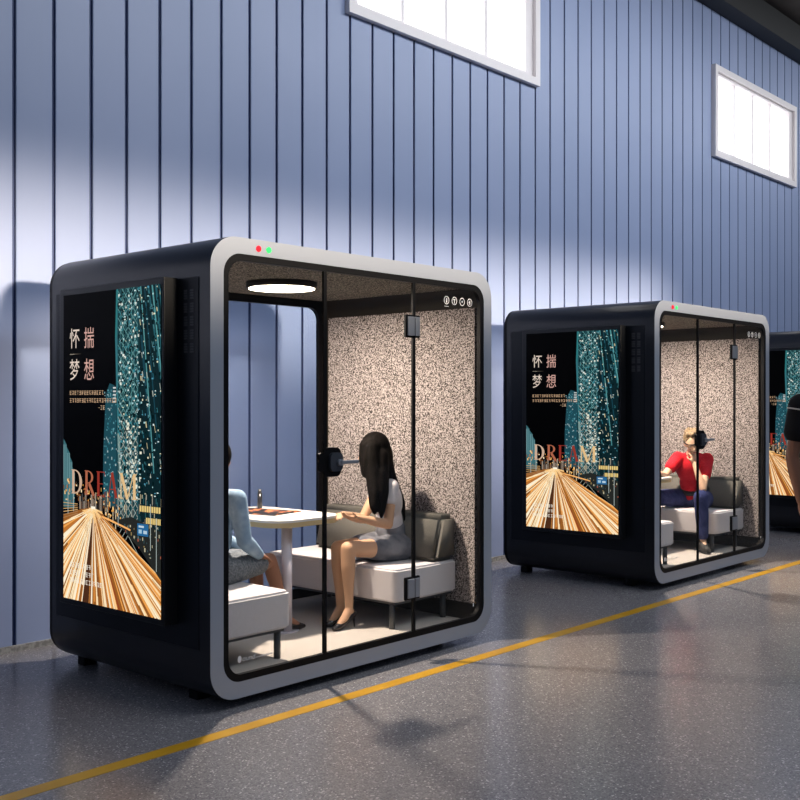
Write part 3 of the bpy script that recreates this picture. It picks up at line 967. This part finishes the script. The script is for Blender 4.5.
def build_person(root, P, face, up, skinm, k=1.0, hk=1.0, hands=None, shoes=None, brow=None):
    bm = bmesh.new()
    head(bm, P['head'], face, up, hk)
    hc, f, u = V(P['head']), nrm(face), nrm(up)
    chain(bm, [(hc - u * .05 - f * .015, .048 * k), (V(P['neck']), .050 * k)])
    torso(bm, P, k * .95)
    arm(bm, P['sha'], P['ea'], P['wa'], k); arm(bm, P['shb'], P['eb'], P['wb'], k)
    leg(bm, P['ha'], P['ka'], P['aa'], k); leg(bm, P['hb'], P['kb'], P['ab'], k)
    foot(bm, P['aa'], P['ta'], k); foot(bm, P['ab'], P['tb'], k)
    for (wr, d, n, s, c) in hands or []:
        hand(bm, P[wr] + nrm(d) * .0, d, n, s, c, .92 * k)
    b = skinned('body', bm, skinm, root, .006, 5)
    eyes(P['head'], face, up, b, hk, brow)
    return b

b = build_person(w1, P, (-.75, .62, -.22), (-.18, .10, 1), m_skin, .90, .95,
    hands=[('wa', (-.9, -.42, -.02), (0, .1, -1), -1, .35), ('wb', (-.95, .30, .10), (0, .25, 1), -1, .45)])
bm = bmesh.new(); torso(bm, P, .90, .008)
for a, e in (('sha', 'ea'), ('shb', 'eb')):
    chain(bm, [(P[a], .056), (lerp(P[a], P[e], .20), .053), (lerp(P[a], P[e], .33), .050)])
skinned('white_top', bm, m_tee, w1, .006, 5)
bm = bmesh.new(); f_, s_, u_ = torso_axes(P)
ell(bm, P['pelvis'], (.112, .150, .115), (f_, s_, u_), 24)
ell(bm, P['pelvis'] + u_ * .09, (.096, .125, .10), (f_, s_, u_), 24)
for h, kk in (('ha', 'ka'), ('hb', 'kb')):
    chain(bm, [(P[h], .092), (lerp(P[h], P[kk], .30), .082), (lerp(P[h], P[kk], .47), .074)])
cone(bm, lerp(P['ha'], P['ka'], .44), .070, lerp(P['hb'], P['kb'], .44), .070)
skinned('skirt', bm, m_skirt, w1, .006, 5)
# hair: cap, curtain over the camera-side cheek, lock over the shoulder, strand down the back
bm = bmesh.new(); h = V(P['head'])
ell(bm, h + V((.012, .0, .022)), (.104, .092, .104), None, 28)
ell(bm, h + V((.030, -.02, -.04)), (.092, .085, .120), None, 24)
# curtain over the camera-side cheek, running down in front of the shoulder
chain(bm, [(h + V((-.058, -.035, .020)), .055), (h + V((-.078, -.050, -.05)), .054), (h + V((-.092, -.080, -.15)), .050), (h + V((-.120, -.115, -.25)), .042), (h + V((-.150, -.135, -.33)), .026), (h + V((-.145, -.140, -.375)), .012)])
chain(bm, [(h + V((-.062, .01, .035)), .045), (h + V((-.082, -.005, -.04)), .045), (h + V((-.095, -.03, -.13)), .040)])
chain(bm, [(h + V((-.05, -.095, -.14)), .050), (h + V((-.085, -.125, -.25)), .044), (h + V((-.118, -.142, -.35)), .022)])
chain(bm, [(h + V((-.01, -.060, -.03)), .058), (h + V((-.03, -.085, -.14)), .055), (h + V((-.055, -.120, -.25)), .045), (h + V((-.085, -.145, -.36)), .024), (h + V((-.090, -.145, -.41)), .010)])
chain(bm, [(h + V((.05, -.03, -.05)), .065), (h + V((.085, -.045, -.15)), .048), (h + V((.14, -.06, -.24)), .030), (h + V((.195, -.07, -.33)), .018), (h + V((.215, -.07, -.46)), .008)])
chain(bm, [(h + V((.06, .02, -.05)), .055), (h + V((.10, .03, -.16)), .045), (h + V((.16, .02, -.27)), .030), (h + V((.20, .01, -.44)), .010)])
skinned('hair', bm, m_hair, w1, .006, 14)
def pump(root, an, toe, n):
    an, toe = V(an), V(toe); d = nrm(V((toe.x - an.x, toe.y - an.y, 0))); s = V((-d.y, d.x, 0))
    bm = bmesh.new()
    chain(bm, [(an - d * .028 - V((0, 0, .030)), .027), (lerp(an, toe, .5) - V((0, 0, .024)), .026), (toe + V((0, 0, .000)), .023), (toe + d * .035 + V((0, 0, -.004)), .013)])
    o = skinned('shoe', bm, m_heel, root, .005, 3)
    obj('heel', cyl(bmesh.new(), an - d * .040 - V((0, 0, .045)), V((an.x, an.y, .123)) - d * .046, .010, .005, 10), m_heel, o)
pump(w1, P['aa'], P['ta'], 0); pump(w1, P['ab'], P['tb'], 1)
bake(w1)

# --- the woman in the denim jacket on the left-hand sofa
P = local(O1, dict(neck=(.620, .725, 1.030), pelvis=(.545, .70, .580), sha=(.620, .555, .955), shb=(.600, .875, .955),
    ea=(.645, .520, .725), eb=(.70, .90, .74), wa=(.830, .600, .615), wb=(.90, .83, .63),
    ha=(.57, .61, .565), hb=(.57, .80, .565), ka=(.985, .70, .560), kb=(.985, .84, .56),
    aa=(1.105, .69, .215), ab=(1.06, .86, .215), ta=(1.20, .675, .145), tb=(1.16, .87, .145), head=(.640, .750, 1.175)))
w2 = empty('person', (PX + .50, PY + .70, .475), 'person in a pale denim jacket, half hidden at the left in the nearest pod', 'person', 'people around the pods')
build_person(w2, P, (.95, .25, -.1), (0, 0, 1), m_skin3, .90, .93,
    hands=[('wa', (.85, .45, -.30), (0, 0, -1), -1, .5), ('wb', (.85, -.45, -.2), (0, 0, -1), 1, .4)])
bm = bmesh.new(); torso(bm, P, .92, .014)
for a, e, w_ in (('sha', 'ea', 'wa'), ('shb', 'eb', 'wb')):
    arm(bm, P[a], P[e], lerp(P[e], P[w_], .88), 1.0, .010)
skinned('denim_jacket', bm, m_denim, w2, .006, 4)
bm = bmesh.new(); f_, s_, u_ = torso_axes(P)
ell(bm, P['pelvis'], (.120, .158, .110), (f_, s_, u_), 24)
for h, kk in (('ha', 'ka'), ('hb', 'kb')):
    chain(bm, [(P[h], .094), (lerp(P[h], P[kk], .4), .082), (lerp(P[h], P[kk], .72), .070)])
skinned('skirt', bm, m_knit, w2, .006, 4)
bm = bmesh.new(); h = V(P['head'])
ell(bm, h + V((-.018, 0, .020)), (.100, .088, .100), None, 24)
chain(bm, [(h + V((-.05, .0, -.02)), .070), (h + V((-.08, .02, -.14)), .055), (h + V((-.09, .03, -.24)), .030)])
skinned('hair', bm, m_hair, w2, .006, 4)
pump(w2, P['aa'], P['ta'], 0); pump(w2, P['ab'], P['tb'], 1)
bake(w2)

# --- the man in red in the middle pod
O2 = (PX + POD_DX, PY, 0)
P = local(O2, dict(neck=(1.745, .545, 1.000), pelvis=(1.930, .615, .590), sha=(1.690, .660, .960), shb=(1.860, .450, .950),
    ea=(1.520, .710, .800), eb=(1.615, .370, .690), wa=(1.290, .640, .840), wb=(1.640, .470, .925),
    ha=(1.90, .70, .565), hb=(1.92, .51, .565), ka=(1.430, .790, .600), kb=(1.520, .345, .620),
    aa=(1.36, .82, .215), ab=(1.515, .320, .215), ta=(1.25, .80, .150), tb=(1.425, .240, .150), head=(1.665, .495, 1.115)))
mn = empty('person', (PX + POD_DX + 1.93, PY + .61, .475), 'person in a red t-shirt and dark blue jeans leaning forward, chin in hand', 'person', 'people around the pods')
build_person(mn, P, (-.80, -.50, -.45), (-.42, -.05, .9), m_skin2, 1.0, 1.0, brow=m_blond,
    hands=[('wa', (-.95, -.2, 0), (0, 0, -1), -1, .3), ('wb', (-.10, .08, .95), (.2, .6, .3), 1, 1.0)])
bm = bmesh.new(); torso(bm, P, 1.04, .006)
for a, e in (('sha', 'ea'), ('shb', 'eb')):
    chain(bm, [(P[a], .064), (lerp(P[a], P[e], .3), .060), (lerp(P[a], P[e], .50), .058)])
skinned('red_t_shirt', bm, m_red_t, mn, .006, 4)
bm = bmesh.new(); f_, s_, u_ = torso_axes(P)
ell(bm, P['pelvis'] - u_ * .02, (.125, .165, .105), (f_, s_, u_), 24)
for h, kk, a in (('ha', 'ka', 'aa'), ('hb', 'kb', 'ab')):
    chain(bm, [(P[h], .094), (lerp(P[h], P[kk], .5), .084), (P[kk], .066)])
    chain(bm, [(P[kk], .066), (lerp(P[kk], P[a], .4), .060), (lerp(P[kk], P[a], .84), .050)])
skinned('jeans', bm, m_jean, mn, .006, 4)
bm = bmesh.new()
A_ = (f_, s_, u_)
ell(bm, P['pelvis'] + u_ * .075 + f_ * .012, (.124, .160, .042), A_, 28)
skinned('belt', bm, m_belt, mn, .006, 3)
bm = bmesh.new(); h = V(P['head']); F_ = nrm((-.80, -.50, -.45)); U_ = nrm((-.42, -.05, .9)); S_ = U_.cross(F_).normalized(); U_ = F_.cross(S_)
ell(bm, h + U_ * .040 - F_ * .022, (.092, .083, .082), (F_, S_, U_), 24)
for i in range(14):
    a = i * .9
    q = h + U_ * (.095 + .01 * (i % 3)) + F_ * (.045 * math.cos(a) - .01) + S_ * .045 * math.sin(a)
    ell(bm, q, (.030, .022, .018), (F_, S_, U_), 12)
skinned('hair', bm, m_blond, mn, .005, 3)
# dark headband / glasses strap across the brow
bm = bmesh.new()
n = 40
for i in range(n):
    a0 = 2 * math.pi * i / n; a1 = 2 * math.pi * (i + 1) / n
    p0 = h + U_ * .022 + F_ * (.096 * math.cos(a0) - .004) + S_ * .080 * math.sin(a0); p1 = h + U_ * .022 + F_ * (.096 * math.cos(a1) - .004) + S_ * .080 * math.sin(a1)
    cone(bm, p0, .0075, p1, .0075, 8)
skinned('headband', bm, m_belt, mn, .005, 2)
for a, t in (('aa', 'ta'), ('ab', 'tb')):
    an, toe = P[a], P[t]; d = nrm(V((toe.x - an.x, toe.y - an.y, 0)))
    bm = bmesh.new()
    A_ = (d, V((-d.y, d.x, 0)), V((0, 0, 1)))
    chain(bm, [(an - V((0, 0, .022)), .042), (lerp(an, toe, .5) - V((0, 0, .022)), .040), (toe + V((0, 0, .005)), .034)])
    cone(bm, an - d * .03 - V((0, 0, .05)), .036, an - V((0, 0, .04)), .040)
    s = skinned('shoe', bm, m_shoe, mn, .006, 3)
    bm = bmesh.new()
    c_ = lerp(an, toe, .45); c_.z = .133
    ell(bm, c_, (.115, .046, .012), A_, 20)
    obj('sole', bm, m_belt, s, True)
bake(mn)

# --- person in black standing in the aisle, cut off by the right edge of the photograph
gx, gy = 5.948, 2.061
dn = V((.747, .664, 0)); rt = V((.664, -.747, 0))
def L(r, d, z): return V((gx, gy, 0)) + rt * r + dn * d + V((0, 0, z))
P = dict(neck=L(0, 0, 1.555), pelvis=L(0, 0, 1.00), sha=L(.20, 0, 1.475), shb=L(-.205, 0, 1.475),
    ea=L(.245, -.01, 1.18), eb=L(-.250, .01, 1.19), wa=L(.245, -.05, .94), wb=L(-.215, -.02, .955),
    ha=L(.095, 0, .93), hb=L(-.095, 0, .93), ka=L(.10, -.02, .52), kb=L(-.10, -.02, .52),
    aa=L(.10, .02, .09), ab=L(-.10, .02, .09), ta=L(.11, -.13, .035), tb=L(-.11, -.13, .035), head=L(0, -.02, 1.71))
pd = empty('person', (gx, gy, 0), 'person in a black t-shirt standing in the aisle, only one bare arm in the frame', 'person', 'people around the pods')
build_person(pd, P, -dn, (0, 0, 1), m_skin3, 1.05, 1.03, brow=m_hair,
    hands=[('wa', (0, 0, -1), -rt, -1, .35), ('wb', V((0, 0, -1)) + rt * .12, rt, 1, .35)])
bm = bmesh.new(); torso(bm, P, 1.08, .010)
for a, e in (('sha', 'ea'), ('shb', 'eb')):
    chain(bm, [(P[a], .068), (lerp(P[a], P[e], .3), .067), (lerp(P[a], P[e], .50), .068)])
shirt = skinned('t_shirt', bm, m_blackt, pd, .006, 4)
bm = bmesh.new(); c0 = lerp(P['shb'], P['eb'], .08); ax = nrm(P['eb'] - P['shb'])
cyl(bm, c0 - ax * .004, c0 + ax * .004, .0695, .0695, 32)
obj('sleeve_stripe', bm, m_white, shirt)
bm = bmesh.new()
ell(bm, P['pelvis'] - V((0, 0, .02)), (.17, .12, .14), (rt, dn, V((0, 0, 1))), 24)
for h, kk, a in (('ha', 'ka', 'aa'), ('hb', 'kb', 'ab')):
    chain(bm, [(P[h], .098), (P[kk], .070), (lerp(P[kk], P[a], .92), .055)])
skinned('trousers', bm, m_belt, pd, .007, 4)
bm = bmesh.new(); ell(bm, P['head'] + V((0, 0, .030)) + dn * .015, (.084, .098, .095), (rt, dn, V((0, 0, 1))), 24)
skinned('hair', bm, m_hair, pd, .006, 3)
for a, t in (('aa', 'ta'), ('ab', 'tb')):
    bm = bmesh.new()
    chain(bm, [(P[a] - V((0, 0, .035)), .048), (lerp(P[a], P[t], .5) - V((0, 0, .012)), .044), (P[t], .036)])
    skinned('shoe', bm, m_shoe, pd, .006, 3)
bake(pd)
